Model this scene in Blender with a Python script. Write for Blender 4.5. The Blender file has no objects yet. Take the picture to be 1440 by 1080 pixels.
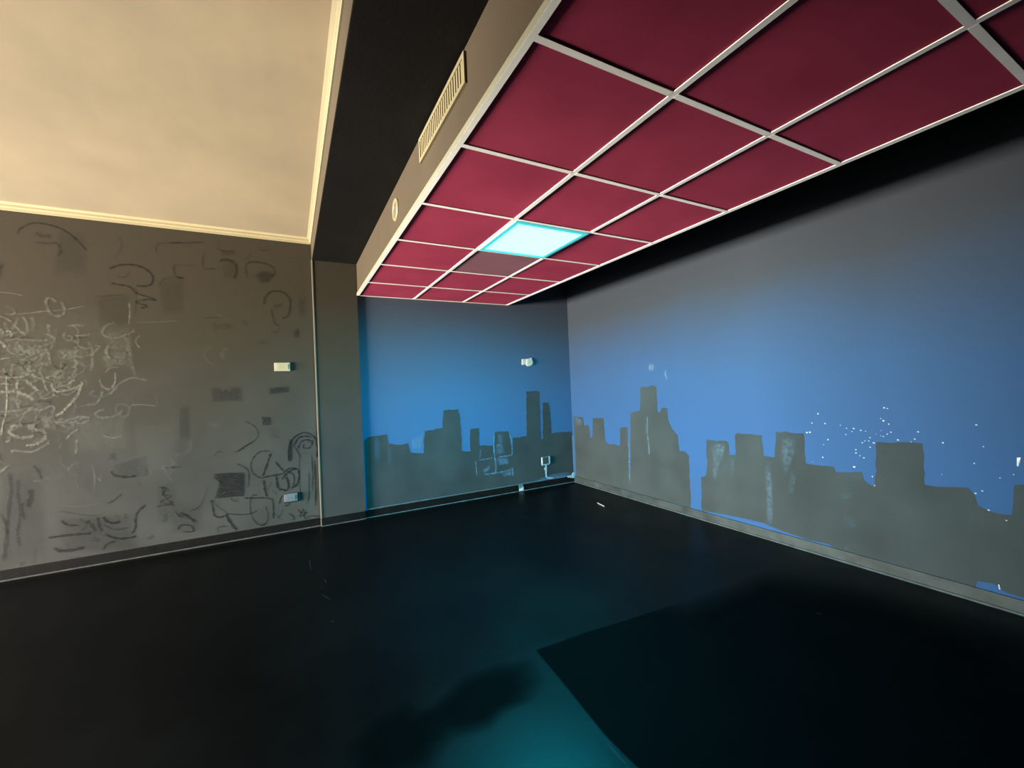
import bpy, math, random
from mathutils import Vector, Matrix
from mathutils.geometry import tessellate_polygon

sc = bpy.context.scene
col = sc.collection
random.seed(7)

# ------------------------------------------------------------------ camera, world, light, exposure
F, YAW, PITCH, ROLL = 588.207, .4886, .0088, -.0414
CAM = Vector((-3.3522, -4.622, 1.3015))
_f = Vector((math.sin(YAW)*math.cos(PITCH), math.cos(YAW)*math.cos(PITCH), math.sin(PITCH)))
_r = Vector((math.cos(YAW), -math.sin(YAW), 0))
_u = _r.cross(_f)
RIGHT = math.cos(ROLL)*_r + math.sin(ROLL)*_u
UP = -math.sin(ROLL)*_r + math.cos(ROLL)*_u
cd = bpy.data.cameras.new('camera'); cam = bpy.data.objects.new('camera', cd); col.objects.link(cam)
cd.sensor_fit = 'HORIZONTAL'; cd.sensor_width = 36.0; cd.lens = 36.0*F/1440.0; cd.clip_start = .02
M3 = Matrix((RIGHT, UP, -_f)).transposed()
cam.matrix_world = Matrix.Translation(CAM) @ M3.to_4x4()
sc.camera = cam

vs = sc.view_settings
vs.view_transform = 'Standard'; vs.look = 'None'; vs.gamma = 1.0; vs.use_curve_mapping = False
vs.exposure = 0.0

w = bpy.data.worlds.new('sky'); sc.world = w; w.use_nodes = True
w.node_tree.nodes['Background'].inputs[0].default_value = (.75, .85, 1.0, 1)
w.node_tree.nodes['Background'].inputs[1].default_value = 1.0

# room extents (metres): origin is the floor corner of the blue walls
XL, YF = -14.0, -7.8            # far left wall, wall behind the camera
ZT, ZB, ZM, ZC = 2.3337, 2.66, 2.826, 2.882   # tile plane, beam underside, cornice foot, plaster ceiling
XP, XPL = -2.697, -3.112        # pillar edges
YP, YW = -.018, .012            # pillar face, scribbled wall face
XF = -2.693                     # fascia plane
XC = [-2.675, -2.0939, -1.5077, -.9203]
# shop window in the far left wall: (y0, y1, z0, z1)
PART = (-7.5, -2.6)              # partition added out of view for shading: x, and the y where it ends
WINS = [(-2.7, -.4, .05, 1.6)]
WIN_POWER = 15000.0
for i, (y0, y1, z0, z1) in enumerate(WINS):
    ld = bpy.data.lights.new('window_daylight', 'AREA'); ld.shape = 'RECTANGLE'
    ld.size = y1-y0; ld.size_y = z1-z0; ld.energy = WIN_POWER/len(WINS); ld.color = (1.0, .94, .83)
    lo = bpy.data.objects.new('window_daylight', ld); col.objects.link(lo)
    lo.location = (XL-.3, (y0+y1)/2, (z0+z1)/2)
    lo.rotation_euler = (math.pi/2, 0, -math.pi/2)

# ------------------------------------------------------------------ pixel helpers (1440 x 1080 frame)
def ray(px, py):
    return (px-720)/F*RIGHT - (py-540)/F*UP + _f
def on(px, py, ax, val):
    d = ray(px, py); t = (val-CAM[ax])/d[ax]
    return CAM + t*d

# ------------------------------------------------------------------ materials
MATS = {}
def mat(name, c, rough=.7, var=.12, scale=6.0, bump=0.0, bscale=80.0, spec=.3, metal=0.0, c2=None, detail=5):
    m = bpy.data.materials.new(name); m.use_nodes = True
    nt = m.node_tree; N = nt.nodes; L = nt.links
    b = N['Principled BSDF']
    b.inputs['Roughness'].default_value = rough
    b.inputs['Specular IOR Level'].default_value = spec
    b.inputs['Metallic'].default_value = metal
    g = N.new('ShaderNodeNewGeometry')
    n = N.new('ShaderNodeTexNoise'); n.inputs['Scale'].default_value = scale; n.inputs['Detail'].default_value = detail
    L.new(g.outputs['Position'], n.inputs['Vector'])
    mx = N.new('ShaderNodeMix'); mx.data_type = 'RGBA'
    a = [max(0, x*(1-var)) for x in c]; d = list(c2) if c2 else [x*(1+var) for x in c]
    mx.inputs['A'].default_value = (*a, 1); mx.inputs['B'].default_value = (*d, 1)
    mr = N.new('ShaderNodeMapRange'); mr.inputs['From Min'].default_value = .3; mr.inputs['From Max'].default_value = .7
    L.new(n.outputs['Fac'], mr.inputs['Value'])
    L.new(mr.outputs['Result'], mx.inputs['Factor'])
    L.new(mx.outputs['Result'], b.inputs['Base Color'])
    if bump:
        n2 = N.new('ShaderNodeTexNoise'); n2.inputs['Scale'].default_value = bscale; n2.inputs['Detail'].default_value = 6
        L.new(g.outputs['Position'], n2.inputs['Vector'])
        bp = N.new('ShaderNodeBump'); bp.inputs['Strength'].default_value = bump; bp.inputs['Distance'].default_value = .01
        L.new(n2.outputs['Fac'], bp.inputs['Height']); L.new(bp.outputs['Normal'], b.inputs['Normal'])
    MATS[name] = m
    return m

def sky_paint(name, low, mid, high, z_low, z_mid, z_high):
    """mural sky: paint colour ramped from blue into grey up the wall"""
    m = mat(name, mid, .7, .06, 2.0, .12, 220.0, .1)
    nt = m.node_tree; N = nt.nodes; L = nt.links
    g = N.new('ShaderNodeNewGeometry'); s = N.new('ShaderNodeSeparateXYZ'); L.new(g.outputs['Position'], s.inputs[0])
    nz = N.new('ShaderNodeTexNoise'); nz.inputs['Scale'].default_value = 1.6; nz.inputs['Detail'].default_value = 4
    L.new(g.outputs['Position'], nz.inputs['Vector'])
    ma = N.new('ShaderNodeMath'); ma.operation = 'MULTIPLY_ADD'; ma.inputs[1].default_value = .35
    L.new(nz.outputs['Fac'], ma.inputs[0]); L.new(s.outputs['Z'], ma.inputs[2])
    mr = N.new('ShaderNodeMapRange'); mr.inputs['From Min'].default_value = 0; mr.inputs['From Max'].default_value = 3.0
    L.new(ma.outputs[0], mr.inputs['Value'])
    cr = N.new('ShaderNodeValToRGB'); L.new(mr.outputs['Result'], cr.inputs['Fac'])
    e = cr.color_ramp.elements
    e[0].position = (z_low+.17)/3; e[0].color = (*low, 1)
    e[1].position = (z_high+.17)/3; e[1].color = (*high, 1)
    k = e.new((z_mid+.17)/3); k.color = (*mid, 1)
    L.new(cr.outputs['Color'], N['Principled BSDF'].inputs['Base Color'])
    return m

def stroke_mat(name, c, rough=.85, nscale=60.0, lo=.35, hi=.75):
    """dry pigment: opacity follows the stroke's own 'ink' amount, broken up by grain"""
    m = bpy.data.materials.new(name); m.use_nodes = True
    nt = m.node_tree; N = nt.nodes; L = nt.links; N.clear()
    out = N.new('ShaderNodeOutputMaterial'); mx = N.new('ShaderNodeMixShader'); tr = N.new('ShaderNodeBsdfTransparent')
    b = N.new('ShaderNodeBsdfPrincipled'); b.inputs['Base Color'].default_value = (*c, 1); b.inputs['Roughness'].default_value = rough
    b.inputs['Specular IOR Level'].default_value = .15
    at = N.new('ShaderNodeAttribute'); at.attribute_name = 'ink'
    g = N.new('ShaderNodeNewGeometry'); n = N.new('ShaderNodeTexNoise'); n.inputs['Scale'].default_value = nscale; n.inputs['Detail'].default_value = 6
    L.new(g.outputs['Position'], n.inputs['Vector'])
    mr = N.new('ShaderNodeMapRange'); mr.inputs['From Min'].default_value = .3; mr.inputs['From Max'].default_value = .62
    mr.inputs['To Min'].default_value = lo; mr.inputs['To Max'].default_value = hi
    L.new(n.outputs['Fac'], mr.inputs['Value'])
    mu = N.new('ShaderNodeMath'); mu.operation = 'MULTIPLY'; mu.use_clamp = True
    L.new(at.outputs['Fac'], mu.inputs[0]); L.new(mr.outputs['Result'], mu.inputs[1])
    L.new(mu.outputs[0], mx.inputs['Fac']); L.new(tr.outputs[0], mx.inputs[1]); L.new(b.outputs[0], mx.inputs[2])
    L.new(mx.outputs[0], out.inputs['Surface'])
    MATS[name] = m
    return m

def emit_mat(name, c, s):
    m = bpy.data.materials.new(name); m.use_nodes = True
    N = m.node_tree.nodes; b = N['Principled BSDF']
    b.inputs['Base Color'].default_value = (.1, .3, .3, 1); b.inputs['Roughness'].default_value = .4
    b.inputs['Emission Color'].default_value = (*c, 1); b.inputs['Emission Strength'].default_value = s
    MATS[name] = m
    return m

mat('cream_plaster', (.238, .190, .124), .8, .05, 1.2, .14, 7.0, .1, c2=(.285, .222, .140))
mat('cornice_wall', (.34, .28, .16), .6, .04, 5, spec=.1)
mat('cornice_beam', (.13, .11, .065), .6, .04, 5, spec=.1)  # same cream as the wall cornice, darkened in colour against the stronger light
mat('trim_cream', (.115, .108, .072), .5, .04, 5, spec=.2)
def bounce_tinted_paint(name, upper, lower, z0, z1, rough=.68, spec=.1):
    """warm ceiling light painted into the upper colour, cooler light below, blended unevenly"""
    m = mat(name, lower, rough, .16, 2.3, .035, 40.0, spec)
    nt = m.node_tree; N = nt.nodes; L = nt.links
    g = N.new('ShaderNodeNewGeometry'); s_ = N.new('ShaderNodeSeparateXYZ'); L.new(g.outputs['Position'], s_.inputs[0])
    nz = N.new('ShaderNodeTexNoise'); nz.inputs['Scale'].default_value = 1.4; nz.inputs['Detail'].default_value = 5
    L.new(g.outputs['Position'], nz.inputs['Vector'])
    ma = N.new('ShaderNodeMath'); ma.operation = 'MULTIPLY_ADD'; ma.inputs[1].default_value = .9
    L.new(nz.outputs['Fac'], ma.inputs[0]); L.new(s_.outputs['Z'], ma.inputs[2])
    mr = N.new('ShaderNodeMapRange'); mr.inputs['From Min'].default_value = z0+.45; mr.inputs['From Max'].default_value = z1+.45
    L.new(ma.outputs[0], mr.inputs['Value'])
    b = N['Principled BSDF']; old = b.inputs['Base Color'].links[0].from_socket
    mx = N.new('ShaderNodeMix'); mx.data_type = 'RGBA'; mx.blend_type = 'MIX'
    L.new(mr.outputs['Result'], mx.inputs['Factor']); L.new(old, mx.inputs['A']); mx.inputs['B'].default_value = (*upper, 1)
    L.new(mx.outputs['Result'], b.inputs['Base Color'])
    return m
bounce_tinted_paint('charcoal_wall', (.040, .0325, .0205), (.046, .0445, .0405), .7, 1.9)
bounce_tinted_paint('pillar_paint', (.037, .030, .0195), (.038, .0375, .0370), .6, 1.8)
mat('black_paint', (.0045, .0038, .003), .7, .25, 3.0, .1, 60, .1)
mat('fascia_paint', (.030, .0210, .0115), .7, .06, 4.0, .08, 80, .15)
mat('void_black', (.003, .003, .004), .9, .1, 4, spec=.05)
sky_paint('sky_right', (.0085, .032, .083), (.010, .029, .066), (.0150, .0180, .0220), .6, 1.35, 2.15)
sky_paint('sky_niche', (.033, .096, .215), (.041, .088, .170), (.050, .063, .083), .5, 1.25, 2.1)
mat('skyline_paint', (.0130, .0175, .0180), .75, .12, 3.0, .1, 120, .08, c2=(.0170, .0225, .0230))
mat('skyline_niche', (.031, .038, .040), .75, .12, 3.0, .1, 120, .08, c2=(.040, .048, .051))  # same skyline paint; extra light for the dim niche put into its colour
mat('maroon_tile', (.285, .033, .066), .85, .08, 3.0, .04, 160, .05, c2=(.325, .040, .076))
mat('glow_tint_tile', (.20, .085, .10), .85, .08, 3.0, .04, 160, .1)  # lamp glow on the tile next to the panel, put into its colour
mat('grid_metal', (.88, .83, .74), .4, .05, 8, spec=.4)
mat('vent_cream', (.115, .094, .050), .45, .04, 8, spec=.4)
mat('dark_inside', (.02, .015, .01), .9, .05)
mat('baseboard_black', (.0055, .0048, .0046), .5, .3, 9.0, .1, 40, .12)
mat('baseboard_grey', (.0085, .0120, .0120), .55, .3, 7.0, .15, 40, .15, c2=(.0185, .0250, .0250))
mat('caulk', (.065, .063, .058), .6, .3, 14, spec=.1)
mat('caulk_grey', (.022, .029, .029), .6, .3, 14, spec=.1)
mat('caulk_blue', (.06, .11, .12), .6, .4, 14, spec=.1)
mat('edge_grey', (.08, .10, .11), .6, .35, 10, spec=.1)
mat('corner_blue', (.13, .17, .20), .6, .2, 14, spec=.1)
mat('bead_metal', (.10, .09, .072), .4, .1, 10)
mat('white_plastic', (.40, .325, .205), .35, .03, 8, spec=.5)
mat('torn_white', (.46, .38, .32), .7, .06, 30, .2, 60)
mat('socket_silver', (.11, .125, .14), .3, .08, 20, spec=.5)
mat('socket_dark', (.012, .012, .013), .5, .1)
mat('painted_plate', (.036, .042, .046), .5, .3, 30)
mat('pale_drip', (.22, .33, .38), .45, .15, 40)
mat('white_drop', (.24, .26, .27), .4, .03, 20)
mat('white_chip', (.42, .45, .47), .4, .03, 20)
mat('bare_wood', (.13, .12, .11), .6, .1, 30)
mat('window_frame', (.35, .34, .32), .4, .05)
mat('plain_wall', (.13, .11, .085), .75, .06, 3)
stroke_mat('chalk', (.19, .182, .15), .9, 55, .15, .95)
stroke_mat('marker', (.008, .008, .009), .7, 70, .35, 1.0)
stroke_mat('pale_blue_brush', (.10, .19, .30), .7, 35, .1, .9)
stroke_mat('pale_grey_brush', (.036, .060, .078), .7, 35, .1, .9)
stroke_mat('blue_touchup', (.085, .17, .36), .65, 30, .75, 1.0)
stroke_mat('floor_film', (.0004, .0004, .0005), .7, 4, .85, 1.0)
MATS['floor_film'].node_tree.nodes['Principled BSDF'].inputs['Specular IOR Level'].default_value = .02
stroke_mat('light_smear', (.045, .075, .115), .7, 30, .4, .9)
stroke_mat('white_scuff', (.12, .12, .12), .6, 60, .0, .8)
emit_mat('lamp_glow', (.0024, .84, 1.1), 275.0)
emit_mat('lamp_frame', (.0, .44, .48), .9)

# black sealed floor
fm = mat('floor_black', (.0004, .0004, .0005), .4, .3, 2.0, .05, 30, .085)
N = fm.node_tree.nodes; L = fm.node_tree.links
g = N.new('ShaderNodeNewGeometry'); n = N.new('ShaderNodeTexNoise'); n.inputs['Scale'].default_value = 1.3; n.inputs['Detail'].default_value = 5
L.new(g.outputs['Position'], n.inputs['Vector'])
mr = N.new('ShaderNodeMapRange'); mr.inputs['From Min'].default_value = .35; mr.inputs['From Max'].default_value = .65
mr.inputs['To Min'].default_value = .34; mr.inputs['To Max'].default_value = .5
L.new(n.outputs['Fac'], mr.inputs['Value']); L.new(mr.outputs['Result'], N['Principled BSDF'].inputs['Roughness'])
mat('floor_matt', (.0004, .0004, .0005), .7, .2, 3.0, .05, 30, .05)

gm = bpy.data.materials.new('window_glass'); gm.use_nodes = True
N = gm.node_tree.nodes; L = gm.node_tree.links; N.clear()
o_ = N.new('ShaderNodeOutputMaterial'); x_ = N.new('ShaderNodeMixShader'); t_ = N.new('ShaderNodeBsdfTransparent'); q_ = N.new('ShaderNodeBsdfGlossy')
q_.inputs['Roughness'].default_value = .02; x_.inputs['Fac'].default_value = .06
L.new(t_.outputs[0], x_.inputs[1]); L.new(q_.outputs[0], x_.inputs[2]); L.new(x_.outputs[0], o_.inputs['Surface'])
MATS['window_glass'] = gm

# ------------------------------------------------------------------ object helpers
def link(name, verts, faces, m, parent=None, smooth=False):
    me = bpy.data.meshes.new(name); me.from_pydata([tuple(v) for v in verts], [], faces); me.update()
    me.materials.append(MATS[m])
    if smooth:
        for p in me.polygons: p.use_smooth = True
    o = bpy.data.objects.new(name, me); col.objects.link(o)
    if parent: o.parent = parent; o.matrix_parent_inverse = parent.matrix_world.inverted()
    return o
def tag(o, label=None, cat=None, group=None, kind=None):
    if label: o['label'] = label
    if cat: o['category'] = cat
    if group: o['group'] = group
    if kind: o['kind'] = kind
    return o
def empty(name, loc):
    o = bpy.data.objects.new(name, None); col.objects.link(o); o.location = loc; o.empty_display_size = .1
    o.matrix_world = Matrix.Translation(loc)
    return o
BF = [(0,3,2,1),(4,5,6,7),(0,1,5,4),(1,2,6,5),(2,3,7,6),(3,0,4,7)]
def boxv(x0,x1,y0,y1,z0,z1):
    return [(x0,y0,z0),(x1,y0,z0),(x1,y1,z0),(x0,y1,z0),(x0,y0,z1),(x1,y0,z1),(x1,y1,z1),(x0,y1,z1)]
def box(name, b, m, parent=None, bevel=0.0):
    o = link(name, boxv(*b), BF, m, parent)
    if bevel:
        md = o.modifiers.new('bevel', 'BEVEL'); md.width = bevel; md.segments = 2
    return o
def boxes(name, bs, m, parent=None):
    V, Fc = [], []
    for b in bs:
        k = len(V); V += boxv(*b); Fc += [tuple(i+k for i in f) for f in BF]
    return link(name, V, Fc, m, parent)
def prism(name, loop, d, m, parent=None, bevel=0.0):
    """flat polygon loop (3D points) given thickness along vector d"""
    n = len(loop); A = [Vector(p) for p in loop]; B = [p+Vector(d) for p in A]
    tri = tessellate_polygon([A])
    Fc = [tuple(t) for t in tri] + [tuple(i+n for i in reversed(t)) for t in tri]
    Fc += [(i, (i+1) % n, n+(i+1) % n, n+i) for i in range(n)]
    o = link(name, A+B, Fc, m, parent)
    import bmesh
    bm = bmesh.new(); bm.from_mesh(o.data); bmesh.ops.recalc_face_normals(bm, faces=bm.faces); bm.to_mesh(o.data); bm.free()
    return o

class Strokes:
    """thin dry-brush ribbons lying on one plane; every vertex carries an ink amount"""
    def __init__(s, ax, val, nrm):
        s.ax, s.val, s.n = ax, val, Vector(nrm); s.V = []; s.F = []; s.I = []; s.k = 0
    def _lift(s):
        s.k += 1; return s.n*(.0006+.000008*s.k)
    def smooth(s, pts, closed=False):
        P = [Vector(p) for p in pts]
        if len(P) < 3: return P
        out = []
        for i in range(len(P)-1):
            p0 = P[max(i-1, 0)]; p1 = P[i]; p2 = P[i+1]; p3 = P[min(i+2, len(P)-1)]
            for t in (0, .25, .5, .75):
                out.append(.5*((2*p1)+(p2-p0)*t+(2*p0-5*p1+4*p2-p3)*t*t+(3*p1-p0-3*p2+p3)*t**3))
        return out+[P[-1]]
    def ribbon(s, pix, wpx, ink=1.0, sharp=False):
        P = [Vector(on(x, y, s.ax, s.val)) for x, y in pix]
        mid = P[len(P)//2]; w = wpx*(mid-CAM).dot(_f)/F
        P = P if sharp else s.smooth(P)
        s.ribbon3(P, w, ink)
    def ribbon3(s, P, w, ink=1.0):
        lift = s._lift(); k0 = len(s.V); n = len(P)
        for i, p in enumerate(P):
            d = P[min(i+1, n-1)]-P[max(i-1, 0)]
            if d.length < 1e-6: d = Vector((1, 0, 1))
            side = s.n.cross(d).normalized()
            ww = w*1.15*(.5+.14*math.sin(i*1.9+s.k)); end = .35 if i in (0, n-1) else 1
            for q, a in ((-1, 0), (-.45, 1), (.45, 1), (1, 0)):
                s.V.append(p+side*ww*q*1.25+lift); s.I.append(a*ink*end)
        for i in range(n-1):
            for j in range(3):
                a = k0+i*4+j; s.F.append((a, a+1, a+5, a+4))
    def patch(s, pix, ink=1.0, core=.6):
        """soft-edged smudge: outline in pixels, full ink inside the shrunken outline"""
        P = [Vector(on(x, y, s.ax, s.val)) for x, y in pix]; c = sum(P, Vector())/len(P)
        lift = s._lift(); k0 = len(s.V); n = len(P)
        s.V.append(c+lift); s.I.append(ink)
        for p in P: s.V.append(c+(p-c)*core+lift); s.I.append(ink)
        for p in P: s.V.append(p+lift); s.I.append(0)
        for i in range(n):
            j = (i+1) % n
            s.F.append((k0, k0+1+i, k0+1+j)); s.F.append((k0+1+i, k0+1+n+i, k0+1+n+j, k0+1+j))
    def build(s, name, m, parent, label=None):
        o = link(name, s.V, s.F, m, parent)
        at = o.data.attributes.new('ink', 'FLOAT', 'POINT'); at.data.foreach_set('value', s.I)
        tag(o, label, kind='stuff')
        return o

# ================================================================== the setting
T = .2
floor = tag(box('floor', (XL-T, T, YF-T, T, -.2, 0), 'floor_black'), 'glossy black painted concrete floor', 'floor', kind='structure')
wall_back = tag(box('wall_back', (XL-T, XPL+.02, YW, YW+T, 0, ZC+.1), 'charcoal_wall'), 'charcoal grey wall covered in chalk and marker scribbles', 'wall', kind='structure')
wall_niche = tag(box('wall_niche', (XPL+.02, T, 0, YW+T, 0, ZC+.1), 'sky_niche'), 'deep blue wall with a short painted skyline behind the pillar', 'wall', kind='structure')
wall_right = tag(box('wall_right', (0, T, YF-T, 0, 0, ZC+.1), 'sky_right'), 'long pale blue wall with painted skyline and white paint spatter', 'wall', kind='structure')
wall_front = tag(box('wall_front', (XL-T, 0, YF-T, YF, 0, ZC+.1), 'plain_wall'), 'plain beige wall closing the room opposite the mural', 'wall', kind='structure')
y0, y1, z0, z1 = WINS[0]
bs = [(XL-T, XL, YF, YW, 0, z0), (XL-T, XL, YF, YW, z1, ZC+.1), (XL-T, XL, YF, y0, z0, z1), (XL-T, XL, y1, YW, z0, z1)]
wall_left = tag(boxes('wall_left', bs, 'plain_wall'), 'plain beige wall with one wide shop window', 'wall', kind='structure')
for i, (y0, y1, z0, z1) in enumerate(WINS):
    e = tag(empty('window_%d' % (i+1), (XL-.1, (y0+y1)/2, z0)), 'wide three pane shop window in the beige wall', 'window', kind='structure')
    f = .05
    boxes('window_frame', [(XL-.13, XL-.07, y0, y1, z0, z0+f), (XL-.13, XL-.07, y0, y1, z1-f, z1)] +
          [(XL-.13, XL-.07, y0+(y1-y0-f)*k/3, y0+(y1-y0-f)*k/3+f, z0+f, z1-f) for k in range(4)], 'window_frame', e)
    for k in range(3):
        a = y0+(y1-y0-f)*k/3+f; b = y0+(y1-y0-f)*(k+1)/3
        link('pane', [(XL-.1, a, z0+f), (XL-.1, b, z0+f), (XL-.1, b, z1-f), (XL-.1, a, z1-f)], [(0, 1, 2, 3)], 'window_glass', e)
shade_partition = tag(box('shade_partition', (PART[0]-.12, PART[0], YF, PART[1], 0, ZC), 'plain_wall'), 'plain beige partition, added unseen to shade the near mural wall and tiles', 'wall', kind='structure')
ceiling = tag(box('ceiling', (XL-T, XPL+.01, YF-T, YW+.1, ZC, ZC+.15), 'cream_plaster'), 'cream plaster ceiling with rough trowel marks', 'ceiling', kind='structure')
ceiling_void = tag(box('ceiling_void', (XPL, T, YF-T, .1, ZC, ZC+.15), 'void_black'), 'black ceiling above the gap beside the tiles', 'ceiling', kind='structure')

# cornice along the scribbled wall and along the beam (stepped profile)
def cornice(name, along, label, m):
    V, Fc = [], []
    prof = [(0, 0), (.012, 0), (.014, .018), (.022, .026), (.022, .042), (.040, .056), (0, .056)]
    n = len(prof)
    for e in (0, 1):
        for o_, h in prof: V.append(along(e, o_, ZM+h))
    for i in range(n): Fc.append((i, (i+1) % n, n+(i+1) % n, n+i))
    Fc += [tuple(range(n)), tuple(range(2*n-1, n-1, -1))]
    return tag(link(name, V, Fc, m), label, 'trim', kind='structure')
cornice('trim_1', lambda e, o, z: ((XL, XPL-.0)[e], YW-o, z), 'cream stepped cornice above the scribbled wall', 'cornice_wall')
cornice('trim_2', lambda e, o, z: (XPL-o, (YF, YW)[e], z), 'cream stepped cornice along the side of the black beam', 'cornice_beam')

# beam and pillar
beam = tag(box('ceiling_beam', (XPL, XF, YF, .1, ZB, ZC), 'black_paint'), 'wide black painted ceiling beam', 'beam', kind='structure')
box('beam_side', (XPL-.004, XPL, YF, YW, ZB, ZM), 'fascia_paint', beam)
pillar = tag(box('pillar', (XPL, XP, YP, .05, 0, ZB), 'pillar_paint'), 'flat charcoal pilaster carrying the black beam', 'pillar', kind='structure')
box('corner_bead', (XPL-.008, XPL+.006, YP-.003, YW, .0, ZB+.01), 'bead_metal', pillar, .002)

# suspended ceiling with maroon tiles
sus = tag(empty('suspended_ceiling', (XC[0], YF/2, ZT)), 'suspended ceiling of maroon tiles in a cream metal grid', 'ceiling', kind='structure')
box('fascia', (XF, XF+.012, YF, 0, ZT+.004, ZB), 'fascia_paint', sus)
box('side_board', (XC[3]+.002, XC[3]+.014, YF, 0, ZT+.004, ZC), 'void_black', sus)
box('backing_board', (XF+.012, XC[3]+.002, YF, 0, ZT+.05, ZT+.06), 'void_black', sus)
BW = .012
# edge angles
box('edge_trim', (XF-.007, XC[0], YF, 0, ZT, ZT+.003), 'grid_metal', sus)
box('trim_lip', (XF-.008, XF-.001, YF, 0, ZT+.0005, ZT+.026), 'trim_cream', sus)
boxes('edge_trim', [(XC[3]-.016, XC[3]+.018, YF, 0, ZT, ZT+.003), (XC[3]+.014, XC[3]+.018, YF, 0, ZT+.003, ZT+.03)], 'grid_metal', sus)
box('edge_trim', (XC[0], XC[3]-.016, -.018, 0, ZT, ZT+.003), 'grid_metal', sus)
rows = [0.0] + [-.588-.6*k for k in range(12)] + [YF]
for x in XC[1:3]:
    boxes('grid_bar', [(x-BW, x+BW, YF, -.018, ZT+.0003, ZT+.0035), (x-.002, x+.002, YF, -.018, ZT+.0035, ZT+.035)], 'grid_metal', sus)
edges = [(XC[0], XC[1]-BW), (XC[1]+BW, XC[2]-BW), (XC[2]+BW, XC[3]-.016)]
for y in rows[1:-1]:
    for a, b in edges:
        boxes('grid_bar', [(a, b, y-BW, y+BW, ZT, ZT+.003), (a, b, y-.002, y+.002, ZT+.003, ZT+.03)], 'grid_metal', sus)
LAMP = (3, 1)
for r in range(len(rows)-1):
    for c in range(3):
        if (r, c) == LAMP: continue
        a, b = edges[c]; y1, y0 = rows[r], rows[r+1]
        dz = random.uniform(-.0015, .0015)
        box('ceiling_tile', (a-.006, b+.006, y0+.006, y1-.006, ZT+.0052+dz*.8, ZT+.02), 'glow_tint_tile' if (r, c) == (2, 1) else 'maroon_tile', sus)

# baseboards
def baseboard(name, b, m, bead, mb, label):
    o = tag(box(name, b, m, None, .003), label, 'baseboard', kind='structure')
    box('caulk_bead', bead, mb, o, .003)
    return o
BH = .082
baseboard('baseboard_back', (XL, XPL-.008, YW-.012, YW, 0, BH), 'baseboard_black', (XL, XPL-.008, YW-.022, YW-.012, 0, .011), 'caulk', 'black baseboard under the scribbled wall')
baseboard('baseboard_pillar', (XPL-.002, XP, YP-.012, YP, 0, BH), 'baseboard_black', (XPL-.002, XP, YP-.022, YP-.012, 0, .009), 'caulk', 'short black baseboard across the pilaster')
bn = baseboard('baseboard_niche', (XP, -.012, -.012, 0, 0, BH+.003), 'baseboard_black', (XP, -.012, -.021, -.012, 0, .009), 'caulk_blue', 'black baseboard under the deep blue wall')
box('paint_edge', (XP+.05, -.012, -.0135, 0, BH+.003, BH+.010), 'edge_grey', bn)
br = baseboard('baseboard_right', (-.012, 0, YF, 0, 0, .08), 'baseboard_grey', (-.022, -.012, YF, -.012, 0, .014), 'caulk_grey', 'scuffed grey baseboard under the spattered blue wall')

# ================================================================== murals
def cr(ox, oy, s, pts): return [(ox+x/s, oy+y/s) for x, y in pts]
def skyline(name, pix_top, tail, ax, val, d, parent, label, bottom):
    P = [Vector(on(x, y, ax, val)) for x, y in pix_top]
    Q = []
    for i in range(len(P)-1):                         # hand-brushed edges: slight waver
        a, b = P[i], P[i+1]; n = max(1, int((b-a).length/.035))
        for k in range(n):
            p = a.lerp(b, k/n)
            if k: p = p+Vector((random.uniform(-.006, .006) if ax == 1 else 0, random.uniform(-.006, .006) if ax == 0 else 0, random.uniform(-.006, .006)))
            Q.append(p)
    Q.append(P[-1]); Q += [Vector(t) for t in tail]; Q += bottom
    for q in Q: q[ax] = val
    o = prism(name, Q, d, 'skyline_niche' if ax == 1 else 'skyline_paint', parent); o['label'] = label
    return o
c5 = lambda p: cr(490, 400, 3.1765, p)
c7 = lambda p: cr(780, 480, 3.6, p)
c8 = lambda p: cr(1080, 540, 3.178, p)
niche_top = c5([(70,700),(88,682),(125,676),(172,670),(178,712),(225,716),(268,710),(278,752),(335,755),(340,656),(420,640),(424,562),(490,557),(498,590),(507,742),
  (545,745),(543,655),(547,645),(582,641),(584,720),(645,718),(650,752),(653,660),(690,657),(715,655),(722,690),(732,735),(733,685),(795,678),(794,476),(853,478),(857,600),(861,690),
  (869,690),(866,532),(873,527),(893,527),(902,580),(906,668),(935,660),(985,658),(998,660)])
nb = [Vector((x, 0, z)) for x, z in ((-.006, .094), (-.3, .118), (-.55, .1), (-.8, .094), (-1.2, .093), (-1.9, .094), (-2.45, .095), (-2.68, .094))]
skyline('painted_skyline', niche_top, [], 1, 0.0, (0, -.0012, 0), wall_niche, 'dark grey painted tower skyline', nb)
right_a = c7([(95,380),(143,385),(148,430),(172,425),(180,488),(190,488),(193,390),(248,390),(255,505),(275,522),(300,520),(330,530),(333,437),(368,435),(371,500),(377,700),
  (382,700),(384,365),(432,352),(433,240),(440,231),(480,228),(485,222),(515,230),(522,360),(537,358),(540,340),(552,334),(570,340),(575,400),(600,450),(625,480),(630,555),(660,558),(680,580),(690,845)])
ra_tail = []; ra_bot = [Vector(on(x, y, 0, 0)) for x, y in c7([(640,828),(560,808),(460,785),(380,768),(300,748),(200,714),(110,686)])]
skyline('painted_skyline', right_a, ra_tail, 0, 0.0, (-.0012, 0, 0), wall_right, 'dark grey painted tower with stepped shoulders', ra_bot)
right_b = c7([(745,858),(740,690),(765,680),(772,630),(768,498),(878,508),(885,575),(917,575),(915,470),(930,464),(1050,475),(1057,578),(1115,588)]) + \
  c8([(30,325),(35,213),(160,220),(168,355),(295,370),(302,393),(420,393),(430,430),(450,445),(480,462),(485,258),(690,265),(700,450),(800,460),(895,463),(925,500),(940,545),(1000,572),(1090,585),(1096,530),(1100,450),(1144,450)])
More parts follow.
